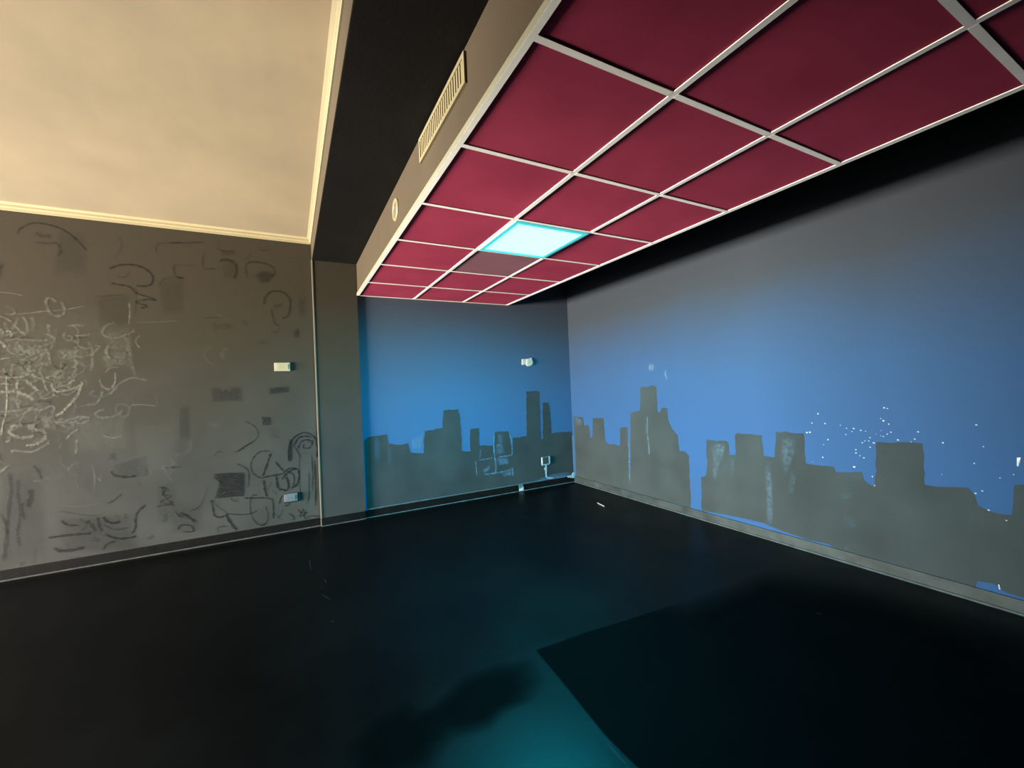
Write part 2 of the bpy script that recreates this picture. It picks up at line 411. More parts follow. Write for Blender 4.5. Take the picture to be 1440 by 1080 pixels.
tail = [(0,-4.05,.95),(0,-4.4,.95),(0,-4.4,.6),(0,-4.8,.62),(0,-4.82,1.1),(0,-5.2,1.1),(0,-5.22,.7),(0,-5.9,.72),(0,-5.9,1.3),(0,-6.3,1.3),(0,-6.3,.8),(0,-7.0,.8),(0,-7.0,1.0),(0,-7.78,1.0),(0,-7.78,.12),(0,-4.4,.12)]
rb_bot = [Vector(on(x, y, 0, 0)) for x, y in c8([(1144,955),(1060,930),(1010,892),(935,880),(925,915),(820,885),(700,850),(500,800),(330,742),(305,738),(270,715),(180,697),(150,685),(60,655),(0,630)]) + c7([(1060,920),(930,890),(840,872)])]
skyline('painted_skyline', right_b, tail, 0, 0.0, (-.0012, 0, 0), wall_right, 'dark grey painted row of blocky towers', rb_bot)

# pale brushwork on the blue walls
sn = Strokes(1, -.0014, (0, -1, 0))
z4 = lambda p: cr(650, 590, 9.818, p)
for p, wd, k in [([(185,575),(195,660),(200,770)],1.6,.9), ([(230,560),(330,548),(420,528)],1.4,.8), ([(440,180),(435,350),(450,520),(465,620),(462,740)],2.2,.9),
   ([(655,180),(675,300),(690,420),(685,495)],1.6,.9), ([(500,520),(590,505),(685,492)],1.4,1), ([(300,760),(420,745),(540,725),(640,700),(700,680)],1.6,1),
   ([(690,660),(700,720),(698,780)],2.2,1), ([(480,370),(500,350),(540,340)],3,.6), ([(300,720),(340,690),(380,640)],4,.5), ([(250,400),(250,480),(245,540)],2.5,.4)]:
    sn.ribbon(z4(p), wd, k)
for p, k in [([(460,520),(640,520),(660,620),(500,640)],.6), ([(460,340),(560,330),(600,480),(460,500)],.45), ([(480,200),(560,190),(560,330),(490,340)],.4), ([(540,740),(680,700),(700,770),(560,790)],.6), ([(280,690),(380,650),(370,720),(290,740)],.4)]:
    sn.patch(z4(p), k)
for p, wd, k in [([(857,560),(860,690)],1.6,.7), ([(500,600),(508,740)],1.2,.7), ([(280,745),(330,752)],1,.5), ([(855,480),(858,580)],1,.5), ([(865,530),(866,600)],.8,.4), ([(420,570),(424,640)],.8,.4),
   ([(125,680),(128,760)],2,.25), ([(180,720),(184,790)],2,.25)]:
    sn.ribbon(c5(p), wd, k)
for p, k in [([(275,690),(335,665),(330,745),(285,745)],.7), ([(110,680),(140,675),(145,790),(115,800)],.22), ([(170,730),(200,730),(200,800),(175,810)],.15)]:
    sn.patch(c5(p), k)
for p, k in [([(20,830),(250,760),(420,700),(560,650),(1000,590),(1080,600),(1080,720),(600,760),(120,850)],.5)]:
    sn.patch([(745+x/18, 630+y/18) for x, y in p], k)
sn.build('brush_marks', 'pale_blue_brush', wall_niche, 'pale blue brush marks over the dark towers')
sr = Strokes(0, -.0014, (-1, 0, 0))
for p, wd, k in [([(374,500),(378,600),(380,720)],2.2,1), ([(470,380),(468,450),(476,520),(480,590)],2.6,.9), ([(383,370),(384,520),(384,690)],.8,.5), ([(690,600),(692,720),(690,840)],.9,.6), ([(743,700),(748,850)],.9,.5),
   ([(625,560),(625,600)],1.6,.4), ([(635,552),(672,556)],1,.6), ([(700,440),(610,250),(615,260)],.5,.1), ([(100,390),(130,400),(135,420)],3,.5), ([(260,510),(280,535)],2,.6)]:
    sr.ribbon(c7(p), wd, k)
for p, k in [([(785,515),(870,515),(865,560),(830,640),(815,730),(795,720),(800,600)],.55), ([(800,515),(860,510),(865,560),(820,575)],.5), ([(885,580),(918,580),(905,690),(890,690)],.35), ([(1065,600),(1095,600),(1110,930),(1075,940),(1070,760)],.55), ([(1150,480),(1188,480),(1175,600),(1140,620)],.4), ([(100,385),(140,390),(140,430),(104,430)],.45)]:
    sr.patch(c7(p), k)
for p, k in [([(70,230),(130,225),(125,300),(80,420),(60,380)],.45), ([(0,400),(25,420),(20,640),(0,640)],.5), ([(100,380),(135,400),(110,500),(85,490)],.3), ([(310,490),(390,480),(380,510),(320,520)],.35), ([(330,590),(400,590),(400,650),(340,660)],.25), ([(340,720),(362,715),(360,745),(338,745)],.5), ([(305,400),(420,400),(420,425),(310,425)],.2)]:
    sr.patch(c8(p), k)
sw = Strokes(0, -.0002, (-1, 0, 0))
sw.ribbon(c7([(562,145),(560,165),(568,192)]), 2.2, 1); sw.patch(c7([(475,112),(508,112),(503,152),(470,150)]), .8); sw.ribbon(c7([(605,255),(617,258)]), 1.6, .5)
sw.build('light_smear', 'light_smear', wall_right, 'small pale smears above the stepped tower')
sr.build('brush_marks', 'pale_grey_brush', wall_right, 'pale washed-out streaks over the dark towers')
# spatter of white drops
z8 = lambda p: cr(1120, 560, 8.307, p)
drops = [(x, y, r) for (x, y), r in zip(z8([(252,182),(181,290),(334,296),(122,401),(157,398),(670,354),(752,376),(1025,112),(1062,120),(985,238),(1016,264),(1079,303),(1105,397),(1062,420),(1016,446),(578,424),(585,352),(650,390),(368,484),(318,542),(308,691),(694,602),(696,640),(742,672),(788,697),(675,803),(888,916),(915,1020),(904,522),(862,572),(845,498),(770,520),(800,500),(860,462),(515,315),(808,385),(985,440),(990,378),(930,420),(192,745)]),
  [9,7.5,7.5,9,9,9,9,11,6,6,12,9,8,7,7,7,6,5,9,6,9,8,8,7,8,12,8,9,9,9,6,8,7,7,5,5,5,5,4,4])]
drops += [(x, y, r) for (x, y), r in zip(c8([(671,214),(656,246),(640,258),(581,250),(782,263),(931,183),(963,280),(922,355),(777,404),(1037,420),(958,478),(928,489),(986,564),(1066,610),(1098,405),(227,1400)]), [9,8,6,10,11,9,8,10,6,7,8,9,10,10,6,0])]
V, Fc = [], []
for x, y, r in drops:
    if r <= 0: continue
    p = Vector(on(x, y, 0, 0)); p.x = -.0015; R_ = r/8.3*.5*1.65*(p-CAM).dot(_f)/F; st = random.uniform(.9, 1.5); k0 = len(V)
    V.append((p.x-.002, p.y, p.z))
    for i in range(8):
        a = i*math.pi/4; V.append((p.x+.0012, p.y+R_*st*math.cos(a), p.z+R_*math.sin(a)))
    Fc += [(k0, k0+1+(i+1) % 8, k0+1+i) for i in range(8)]
for pts in ([(1112,330),(1130,328),(1126,350),(1118,370),(1112,365)], [(1028,893),(1034,895),(1040,915),(1034,920),(1030,908)]):
    k0 = len(V); Q = [Vector(on(x, y, 0, 0)) for x, y in c8(pts)]; c = sum(Q, Vector())/len(Q)
    V.append((-.004, c.y, c.z)); V += [(-.0005, q.y, q.z) for q in Q]; n_ = len(Q)
    Fc += [(k0, k0+1+(i+1) % n_, k0+1+i) for i in range(n_)]
tag(link('paint_spatter', V, Fc, 'white_drop', wall_right), 'white paint spatter', kind='stuff')
# bare strip of paint in the corner and the pale lump at its foot
box('corner_paint', (-.012, 0, -.0016, 0, .085, .62), 'corner_blue', wall_niche)
prism('paint_lump', [(-.004, -.013, .055), (-.06, -.013, .06), (-.12, -.013, .078), (-.115, -.013, .094), (-.05, -.013, .1), (-.03, -.013, .13), (-.004, -.013, .13)], (0, -.004, 0), 'pale_drip', wall_niche)
p = on(732, 684, 1, 0)
pl = prism('paint_chip', [(p.x-.035, -.0125, .088), (p.x+.03, -.0125, .095), (p.x+.034, -.0125, .03), (p.x+.015, -.0125, .004), (p.x-.028, -.0125, .006), (p.x-.03, -.0125, .05)], (0, -.004, 0), 'caulk_blue', bn)
prism('paint_chip', [(p.x-.028, -.017, .032), (p.x+.033, -.017, .05), (p.x+.03, -.017, .006), (p.x-.026, -.017, .003)], (0, -.003, 0), 'white_chip', bn)

# ================================================================== scribbles on the charcoal wall
A = lambda p: cr(0, 280, 3.858, p)
B6 = lambda p: cr(0, 400, 7.715, p)
B7 = lambda p: cr(0, 500, 7.715, p)
C3 = lambda p: cr(0, 540, 3.858, p)
C4 = lambda p: cr(240, 540, 3.857, p)
Z1 = lambda p: cr(270, 620, 6.75, p)
Z2 = lambda p: cr(240, 320, 6.0, p)
ch = Strokes(1, YW, (0, -1, 0)); mk = Strokes(1, YW, (0, -1, 0))
CH = [
 (A,[(0,505),(60,510),(130,525)],1.6,.35),(A,[(60,625),(140,620),(230,610),(350,600),(460,580)],1.4,.4),(A,[(375,690),(410,685),(460,685)],3,.4),
 (A,[(480,770),(500,820),(500,900),(490,930)],3,.35),(A,[(700,560),(705,620),(698,680)],2,.5),(A,[(690,740),(700,820),(730,960)],4,.2),(A,[(760,740),(735,770),(760,810)],2,.35),
 (A,[(540,980),(560,1020),(600,1030),(625,990),(625,940)],2.2,.55),(A,[(570,940),(600,915),(650,910)],2,.4),(A,[(600,1060),(650,1000),(720,970),(800,985)],2.6,.4),(A,[(730,540),(790,530)],3,.35),(A,[(900,1000),(930,980)],3,.25),
 (A,[(350,860),(420,890),(470,910)],1.6,.4),(A,[(560,860),(600,860),(660,860)],4,.25),(A,[(740,670),(820,668),(980,660)],1.2,.25),
 (B6,[(60,520),(95,505),(125,530),(120,570)],2,.95),(B6,[(160,590),(250,600),(340,605),(430,610),(520,600)],2,.5),
 (B6,[(170,610),(220,680),(260,740),(290,780),(340,760),(370,720),(340,690),(300,660)],3.6,.55),(B6,[(390,740),(450,715),(510,715),(535,780),(540,840),(490,860),(430,870),(400,900)],2.4,.6),
 (B6,[(290,910),(330,960),(380,1000),(450,1020),(540,1005)],2.6,.7),(B6,[(0,1000),(60,1020),(140,1015),(220,1010),(300,985)],2.2,.8),(B6,[(0,820),(50,800),(110,795)],2.2,.6),
 (B6,[(720,565),(800,555),(880,555),(980,545)],2,.5),(B6,[(530,430),(535,520),(560,570),(610,580)],3.6,.4),(B6,[(610,470),(650,510)],2.5,.4),(B6,[(150,430),(200,490),(260,530),(300,510),(290,420),(250,350)],2.8,.45),
 (B6,[(0,480),(30,520),(20,560)],3,.6),(B6,[(0,610),(30,640),(60,690)],3,.8),(B6,[(30,900),(60,960),(70,1010)],2,.6),(B6,[(740,800),(830,830),(910,860)],2,.35),(B6,[(350,350),(360,430),(350,500)],4,.25),(B6,[(340,310),(440,295),(560,290)],1.8,.3),
 (B7,[(0,230),(60,245),(130,240),(220,235),(280,210),(340,190),(360,220),(400,245),(460,250),(540,235)],2.2,.85),(B7,[(270,150),(310,150),(340,190)],2.4,.7),
 (B7,[(65,190),(70,300),(75,450),(70,560),(60,650),(30,750),(10,870)],1.7,1.0),(B7,[(0,310),(60,305),(140,315)],2,.7),(B7,[(0,395),(80,395),(160,390),(220,410),(290,430),(330,465),(370,470)],3.6,.85),
 (B7,[(200,250),(185,310),(190,370),(240,410)],2.6,.7),(B7,[(270,260),(330,310),(390,360),(420,400),(460,415)],3.4,.7),(B7,[(440,190),(470,260),(490,330),(520,390)],2.4,.55),
 (B7,[(560,300),(570,350),(610,390),(680,385),(760,370),(830,340),(880,320)],2.4,.75),(B7,[(740,330),(770,280),(820,270)],2.2,.6),(B7,[(650,200),(640,260),(670,330)],2.6,.4),
 (B7,[(900,280),(870,360),(840,440),(800,480),(770,520),(720,570),(670,620),(600,655)],3,.75),(B7,[(430,460),(500,465),(560,450),(590,420)],2,.5),(B7,[(600,735),(700,715),(800,685),(880,665),(970,670)],2.2,.6),
 (B7,[(820,690),(830,730),(900,730),(980,690)],2.2,.45),(B7,[(0,610),(80,605),(160,600),(250,590)],2.2,.55),(B7,[(210,760),(150,760),(110,800),(110,840),(150,870),(230,890),(310,885),(370,870)],4,.6),
 (B7,[(340,810),(400,805),(460,815),(490,850),(490,890),(450,930),(380,960)],4,.55),(B7,[(280,975),(350,970),(430,960)],2.4,.8),(B7,[(130,1060),(140,1030),(210,1035),(320,1045),(400,1025),(460,990),(540,940)],2.6,.55),
 (B7,[(300,590),(340,570),(380,575),(430,590),(480,580),(540,550),(590,570),(560,640)],3,.5),(B7,[(720,910),(770,850),(850,800)],2.2,.6),(B7,[(830,890),(830,1000),(820,1070)],2.6,.45),(B7,[(680,950),(640,1010)],2.5,.4),
 (B7,[(120,440),(170,500),(200,540)],3,.5),(B7,[(230,480),(200,530),(180,540)],3,.4),(B7,[(60,940),(100,920),(90,880)],3,.5),(B7,[(930,260),(940,320)],3,.45),(B7,[(820,480),(830,560),(990,520)],2,.2),
 (C3,[(550,270),(590,290),(630,292),(660,280)],1.8,.6),(C3,[(320,210),(400,190),(490,180)],1.8,.4),(C3,[(260,510),(220,525),(180,525)],1.4,.35),(C3,[(270,720),(310,690)],1.5,.35),(C3,[(410,490),(420,560)],2,.25),(C3,[(500,440),(515,500),(510,580)],2,.25),
 (C3,[(710,115),(780,112),(850,122)],1.5,.5),(C3,[(850,60),(855,120)],1.4,.4),(C3,[(0,420),(20,430)],2,.6),(C3,[(350,660),(450,665),(560,640)],1.4,.2),(C3,[(370,480),(380,450),(430,420)],2.5,.2),
 (Z1,[(275,520),(310,490),(370,475),(430,480)],1.6,.45),(Z1,[(975,750),(995,762)],1.4,1.0),(Z1,[(860,560),(862,530),(890,505),(960,492)],1,.8),(C4,[(110,210),(125,220)],1,.6),
]
for fn, p, wd, k in CH: ch.ribbon(fn(p), wd, k)
rs = random.Random(21)
for i in range(70):                                   # fainter, half-rubbed loops between the clear ones
    cx, cy = rs.gauss(45, 55), rs.gauss(530, 50)
    if not 0 < cx < 190 or not 430 < cy < 650: continue
    a0 = rs.uniform(0, 6.28); r1 = rs.uniform(5, 20); r2 = rs.uniform(4, 13); sp = rs.choice((-1, 1))*rs.uniform(.5, .95)
    ch.ribbon([(cx+r1*math.cos(a0+sp*t)+t*rs.uniform(.5, 2.2), cy+r2*math.sin(a0+sp*t*1.15)) for t in range(rs.randint(4, 8))], rs.uniform(1.5, 3.4), rs.uniform(.15, .42))
for i in range(75):                                   # the scrawl goes on along the wall past the window side
    cx, cy = rs.uniform(-330, -8), rs.gauss(545, 70)
    a0 = rs.uniform(0, 6.28); r1 = rs.uniform(7, 30); r2 = rs.uniform(6, 20); sp = rs.choice((-1, 1))*rs.uniform(.5, .95)
    ch.ribbon([(cx+r1*math.cos(a0+sp*t)+t*rs.uniform(.5, 3), cy+r2*math.sin(a0+sp*t*1.15)) for t in range(rs.randint(4, 8))], rs.uniform(2, 4), rs.uniform(.2, .7)*(1+cx/420))
for i in range(26):
    cx, cy = rs.uniform(60, 330), rs.uniform(420, 680); a0 = rs.uniform(0, 6.28); r1 = rs.uniform(5, 18)
    ch.ribbon([(cx+r1*math.cos(a0+.6*t), cy+r1*.8*math.sin(a0+.6*t)) for t in range(rs.randint(3, 6))], rs.uniform(2, 5), rs.uniform(.06, .14))
for fn, p, k in [(B6,[(600,700),(900,690),(930,800),(640,830)],.3),(B7,[(290,740),(390,740),(390,800),(300,820)],.55),(B7,[(430,640),(600,640),(610,800),(460,800)],.3),(A,[(560,690),(720,680),(740,960),(600,900)],.16),
   (A,[(540,860),(700,820),(680,900),(560,930)],.2),(B7,[(0,400),(560,380),(540,720),(0,760)],.2),(B6,[(0,560),(540,580),(560,1040),(0,1040)],.16),(B7,[(540,150),(700,140),(720,260),(560,260)],.35),(C3,[(380,150),(700,160),(740,360),(360,380)],.16),
   (A,[(0,600),(540,560),(760,800),(500,1050),(0,1050)],.1),(C3,[(700,200),(980,180),(990,480),(760,560)],.10),(C3,[(100,480),(420,420),(560,640),(180,720)],.09)]:
    ch.patch(fn(p), k)
MK = [
 (A,[(95,190),(110,160),(180,130),(260,138),(340,165),(410,215),(470,280)],2.2,.5),(A,[(190,180),(230,200),(280,200)],5,.28),(A,[(190,235),(260,240),(310,240),(330,280),(315,310)],3,.3),
 (A,[(590,380),(640,360),(700,355),(760,365),(810,395),(830,430),(820,460),(790,472),(740,470)],2.4,.6),(A,[(600,455),(650,465),(700,475),(740,510),(800,530),(850,550)],2.2,.5),(A,[(850,550),(790,545),(735,560),(800,580),(760,592)],2,.55),
 (A,[(640,420),(680,425),(700,400)],1.6,.35),(A,[(515,525),(600,525),(690,515)],1.6,.3),(A,[(515,525),(520,600)],1.6,.2),(A,[(850,290),(850,250),(900,238),(990,235)],1.6,.3),(A,[(940,360),(950,420),(1000,430)],1.6,.25),(A,[(640,200),(660,260),(620,320)],2.5,.15),
 (A,[(860,470),(900,430),(990,425)],2,.2),(A,[(490,240),(530,250)],1.6,.3),(A,[(700,480),(740,500),(730,640)],2,.2),
 (B6,[(110,580),(180,572),(280,575),(340,590)],1.3,.8),(B6,[(170,840),(260,850),(370,850)],4.5,.5),(B6,[(740,580),(850,578),(940,575)],2,.5),(B6,[(590,880),(640,920),(700,880),(710,850)],2,.55),(B6,[(200,740),(230,790)],4,.4),(B6,[(0,760),(60,745)],2,.6),(B6,[(960,900),(980,850)],3,.35),
 (B7,[(0,650),(60,660),(120,650)],2,.6),(B7,[(60,740),(140,700),(200,680),(240,640)],1.6,.5),(B7,[(150,745),(260,740),(330,730),(430,690)],1.2,.5),(B7,[(380,500),(480,490),(560,510)],4,.35),(B7,[(20,880),(60,960)],2,.4),(B7,[(150,550),(200,560),(340,545)],1.6,.5),(B7,[(380,830),(450,840),(470,890)],1.6,.5),
 (C3,[(612,375),(608,412)],7,.7),(C3,[(605,470),(620,495),(680,505),(740,500)],3,.5),(C3,[(790,500),(800,440)],4,.35),(C3,[(750,530),(765,550)],2,.35),(C3,[(580,650),(620,630),(660,595)],2.2,.45),(C3,[(330,740),(370,765),(430,765)],2.4,.6),
 (C3,[(320,690),(420,705),(500,715),(560,705)],1.4,.3),(C3,[(530,720),(535,760),(550,800)],3,.55),(C3,[(470,740),(500,770),(520,800)],3.4,.45),(C3,[(560,720),(580,745),(620,755),(655,745)],3,.65),(C3,[(620,712),(650,722)],2,.45),(C3,[(680,700),(685,730)],3.5,.5),
 (C3,[(790,655),(750,690),(735,730),(735,780),(715,810)],2.4,.65),(C3,[(260,835),(330,825),(420,815),(500,810)],3,.6),(C3,[(570,815),(620,835),(680,838),(740,825)],2.4,.7),(C3,[(290,890),(330,905),(400,900),(460,885)],3.6,.6),(C3,[(560,900),(580,870),(630,850)],2.4,.5),
 (C3,[(360,940),(440,940)],2,.5),(C3,[(160,570),(168,610),(150,670)],5,.5),(C3,[(50,480),(60,580),(50,650),(40,780)],3.4,.35),(C3,[(100,520),(95,600),(110,700),(95,800),(105,880)],3,.3),(C3,[(180,440),(210,480),(225,520)],2.4,.4),(C3,[(40,780),(30,880),(20,960)],4,.35),
 (C3,[(120,965),(125,985)],5,.6),(C3,[(860,560),(900,570),(880,600),(930,610),(870,640),(940,650),(900,620),(880,560),(920,580)],1.6,.5),(C3,[(900,705),(895,750)],4.5,.5),(C3,[(850,665),(900,655),(950,660)],1.8,.45),(C3,[(812,825),(822,840)],6,.7),
 (C3,[(500,840),(540,850)],4,.45),(C3,[(430,730),(470,760),(440,800)],2.4,.3),(C3,[(0,700),(30,760),(40,820)],2.4,.4),(C3,[(150,430),(60,450)],2,.35),(C3,[(880,455),(980,450)],2.4,.35),(C3,[(190,900),(185,980)],2.4,.35),(C3,[(135,640),(120,660),(130,740)],2,.4),
 (C3,[(950,690),(980,720),(1000,715)],2,.5),(C3,[(960,780),(1000,760)],2.4,.5),(C3,[(560,760),(620,790),(700,780)],2,.35),
 (C4,[(400,200),(450,225),(475,265),(465,295),(420,330),(360,370)],1.3,.6),(C4,[(395,345),(400,360)],1.4,.5),
 (Z1,[(670,340),(710,225),(750,115)],2.2,.85),(Z1,[(750,115),(790,110)],1.6,.6),(Z1,[(790,195),(830,245),(870,290)],2.0,.85),(Z1,[(670,350),(760,330),(880,310)],2,.75),(Z1,[(740,100),(650,100),(590,150),(560,220),(570,290),(620,340),(680,355)],1.6,.65),
 (Z1,[(680,370),(690,450),(710,530)],2.6,.7),(Z1,[(850,365),(890,320),(940,280),(1000,270),(1015,340),(990,420),(940,450)],2.4,.8),(Z1,[(800,330),(815,440),(850,462),(910,462),(912,390),(890,340)],2.6,.85),(Z1,[(900,290),(960,320),(970,390),(950,440)],2,.7),(Z1,[(860,310),(920,262),(990,262)],2.2,.8),
 (Z1,[(830,600),(840,555),(870,510)],2,.75),(Z1,[(880,605),(900,615),(930,590)],2,.6),(Z1,[(1010,490),(1025,540)],4.5,.7),(Z1,[(560,535),(550,600),(560,690),(600,770),(660,800),(710,770),(720,700),(700,620)],1.5,.55),(Z1,[(650,795),(700,785)],4.5,.85),
 (Z1,[(490,540),(560,545),(650,540),(720,545),(760,560),(772,640),(770,740)],1.8,.7),(Z1,[(560,545),(580,515),(620,515)],1.6,.6),(Z1,[(180,555),(200,640),(210,700),(250,725),(310,715)],2.2,.7),(Z1,[(320,690),(350,750),(400,820),(430,840)],3,.85),(Z1,[(340,690),(450,700),(560,690),(620,660)],1.6,.6),
 (Z1,[(250,870),(250,820),(340,810)],1.6,.6),(Z1,[(420,215),(480,240),(530,280),(540,330),(530,440)],1.8,.6),(Z1,[(400,110),(440,90),(500,50),(560,15)],1.4,.55),(Z1,[(215,140),(240,105),(290,105)],1.4,.45),(Z1,[(760,470),(800,490)],2,.7),(Z1,[(800,490),(800,530)],1.6,.6),
 (Z1,[(205,560),(240,620),(300,660),(340,690)],1.4,.4),(Z1,[(420,575),(460,580)],1.4,.6),(Z1,[(365,540),(400,570),(440,545)],1.4,.6),(Z1,[(700,530),(720,460),(760,380)],1.4,.4),(Z1,[(0,745),(40,775)],3,.8),(Z1,[(0,800),(30,860)],3,.5),
 (C4,[(640,420),(640,350),(660,300),(700,270),(740,265),(780,290),(795,340),(795,400)],2,.85),(C4,[(650,300),(650,350),(648,420)],4,.8),(C4,[(670,335),(690,295),(730,283),(765,288)],2,.8),(C4,[(690,355),(705,315),(740,302),(770,312)],1.8,.8),(C4,[(770,312),(755,345),(720,345),(725,325)],1.6,.8),(C4,[(740,315),(775,315)],3,.85),
 (C4,[(715,375),(770,375)],1.4,.7),(C4,[(665,330),(690,370),(705,400)],1.8,.7),(C4,[(765,380),(770,480),(770,580)],1.6,.75),(C4,[(780,410),(787,560),(785,660)],2,.85),(C4,[(750,470),(750,600),(740,650)],1.5,.65),(C4,[(700,390),(697,470),(700,560),(715,640)],1.4,.6),(C4,[(795,250),(797,330),(798,400)],3,.75),
 (C4,[(690,680),(710,700),(740,695),(700,720),(720,680),(730,730),(760,715),(810,718)],1.6,.7),(C4,[(560,700),(600,735)],1.8,.6),(C4,[(640,700),(670,725),(660,740)],1.8,.6),(C4,[(580,730),(600,700),(610,680)],1.4,.5),
 (C4,[(50,700),(90,715),(130,745)],3,.7),(C4,[(40,790),(60,765),(110,770),(120,800),(60,800)],1.8,.6),(C4,[(0,455),(60,450)],2,.45),(C4,[(0,640),(80,630)],1.6,.4),(C4,[(200,560),(160,660),(100,690)],1.6,.35),(C4,[(600,340),(612,350)],2,.5),(C4,[(550,270),(590,295)],1.2,.4),
 (Z2,[(400,170),(430,195),(540,200)],2,.4),(Z2,[(430,218),(540,218)],4.5,.6),(Z2,[(400,110),(400,170)],2,.3),(Z2,[(410,290),(440,270),(500,280),(540,310),(555,370),(530,430)],3,.4),(Z2,[(640,300),(700,290),(780,300),(850,330),(880,380),(850,420)],2.2,.45),
 (Z2,[(640,300),(630,360),(650,430)],2.4,.3),(Z2,[(785,650),(790,600),(830,550),(890,535),(950,550),(1000,600),(1005,670),(990,740),(940,770)],2.2,.5),(Z2,[(865,668),(940,650)],4,.6),(Z2,[(850,680),(860,760),(880,810),(920,830)],2,.4),(Z2,[(275,200),(275,340),(380,345)],1.8,.35),
 (Z2,[(25,300),(40,400),(110,430)],1.8,.3),(Z2,[(30,320),(200,320)],2.4,.3),(Z2,[(0,130),(150,130),(270,125)],2.4,.35),(Z2,[(720,970),(800,970)],3,.5),(Z2,[(620,280),(680,220)],3,.3),(Z2,[(560,240),(580,210)],2,.4),(Z2,[(750,160),(760,190),(840,190)],1.6,.3),(Z2,[(820,120),(822,170)],1.6,.4),
 (Z2,[(280,765),(400,760),(480,755)],1.6,.25),(Z2,[(850,870),(900,885),(910,850)],1.6,.35),(Z2,[(340,440),(370,530)],1.8,.3),(Z2,[(600,790),(640,810),(620,830)],1.8,.3),(Z2,[(1090,640),(1130,640)],1.6,.3),(Z2,[(1110,680),(1110,720)],1.6,.3),(Z2,[(990,255),(1100,250)],1.6,.25),
]
for fn, p, wd, k in MK: mk.ribbon(fn(p), wd, k)
for i in range(24):
    cx, cy = rs.uniform(-300, -10), rs.choice((rs.uniform(640, 800), rs.uniform(280, 420)))
    a0 = rs.uniform(0, 6.28); r1 = rs.uniform(8, 30); sp = rs.choice((-1, 1))*rs.uniform(.3, .8)
    mk.ribbon([(cx+r1*math.cos(a0+sp*t)+t*2, cy+r1*.8*math.sin(a0+sp*t)) for t in range(rs.randint(3, 7))], rs.uniform(2, 4), rs.uniform(.3, .6)*(1+cx/420))
for fn, p, k, co in [(Z1,[(205,310),(350,298),(500,295),(500,480),(490,530),(430,530),(280,545),(210,550),(250,430),(250,370),(200,350)],.75,.93),(C4,[(490,175),(545,178),(548,225),(495,225)],.6,.8),(Z2,[(690,400),(760,355),(850,370),(880,400),(830,470),(760,485)],.4,.6),
   (C4,[(210,20),(390,10),(395,95),(215,100)],.3,.75),(C4,[(525,20),(650,10),(650,45),(530,60)],.5,.7),(C4,[(40,120),(100,115),(105,300),(45,310)],.22,.7),(Z2,[(1030,860),(1085,850),(1090,930),(1035,940)],.4,.6),(C3,[(605,440),(800,380),(805,500),(640,515)],.2,.8),
   (Z2,[(1060,580),(1140,580),(1140,760),(1070,760)],.15,.6),(C3,[(300,720),(740,700),(760,900),(300,930)],.22,.7),(C3,[(0,470),(240,430),(260,960),(0,1000)],.16,.7),(C3,[(840,520),(960,520),(960,760),(850,770)],.15,.6),(C4,[(0,640),(180,640),(180,800),(0,820)],.18,.6),
   (Z2,[(420,250),(560,250),(560,440),(430,440)],.14,.6),(A,[(300,150),(470,170),(480,420),(280,420)],.14,.6),(A,[(850,440),(1000,420),(1000,620),(870,640)],.14,.7),(A,[(520,530),(700,520),(700,680),(530,690)],.14,.85),(Z2,[(330,810),(520,800),(520,860),(330,870)],.15,.7),(C4,[(520,230),(600,230),(600,300),(530,300)],.1,.6)]:
    mk.patch(fn(p), k, co)
ch.build('chalk_drawing', 'chalk', wall_back, 'pale chalk loops and scrawls')
mk.build('marker_drawing', 'marker', wall_back, 'black marker shapes and smudges')

# floor: a matt sheet that leaves the glossy paint bare beside it, its seam and a few scuffs
sh = Strokes(2, 0, (0, 0, 1))
def soft_poly(P, centre, ink=1.0, core=.6):
    """film on the floor: (pixel x, pixel y, ink) around a centre; ink 0 fades out"""
    k0 = len(sh.V); lift = sh._lift(); c = on(*centre, 2, 0); n_ = len(P)
    sh.V.append(c+lift); sh.I.append(ink)
    Q = [(on(x, y, 2, 0), i) for x, y, i in P]
    for q, i in Q: sh.V.append(c.lerp(q, core if i == 0 else .985)+lift); sh.I.append(ink)
    for q, i in Q: sh.V.append(q+lift); sh.I.append(0.0)
    for i in range(n_):
        j = (i+1) % n_
        sh.F.append((k0, k0+1+i, k0+1+j)); sh.F.append((k0+1+i, k0+1+n_+i, k0+1+n_+j, k0+1+j))
soft_poly([(752,914,1),(785,903,1),(820,890,1),(880,872,1),(960,846,0),(1080,800,0),(1250,830,0),(1500,900,0),(1700,1200,0),(1010,1170,1),(900,1085,1),(850,1035,1),(790,960,1)], (1050,960))
soft_poly([(610,985,0),(650,950,0),(700,930,0),(750,925,0),(770,955,0),(755,985,0),(715,1003,0),(690,1030,0),(650,1040,0),(590,1045,0),(575,1015,0)], (675,985), .85, .45)
soft_poly([(520,1010,0),(570,985,0),(620,1000,0),(640,1040,0),(610,1090,0),(540,1110,0),(480,1100,0),(480,1050,0)], (560,1045), .8, .4)
sh.build('floor_film', 'floor_film', floor, 'dull black film with a pointed end on the glossy floor')
sf = Strokes(2, .0004, (0, 0, 1))
F6 = lambda p: cr(380, 700, 3.0, p)
for fn, p, wd, k in [(F6,[(165,265),(172,305)],1.2,.5),(F6,[(190,315),(235,308)],1,.35),(F6,[(230,345),(238,360)],1.6,.35),(F6,[(205,375),(215,380)],1.2,.4),(F6,[(215,405),(255,430)],1.6,.4),(F6,[(245,460),(250,465)],1.2,.4),(F6,[(255,520),(268,525)],2,.3),(F6,[(1075,75),(1122,102)],1,.3)]:
    sf.ribbon(fn(p), wd, k)
sf.ribbon([(850,1040),(868,1062),(885,1080)], .9, .35)
sf.ribbon([(1148,862),(1156,864)], 1.6, .8)
sf.build('scuff_marks', 'white_scuff', floor, 'faint pale scuffs')

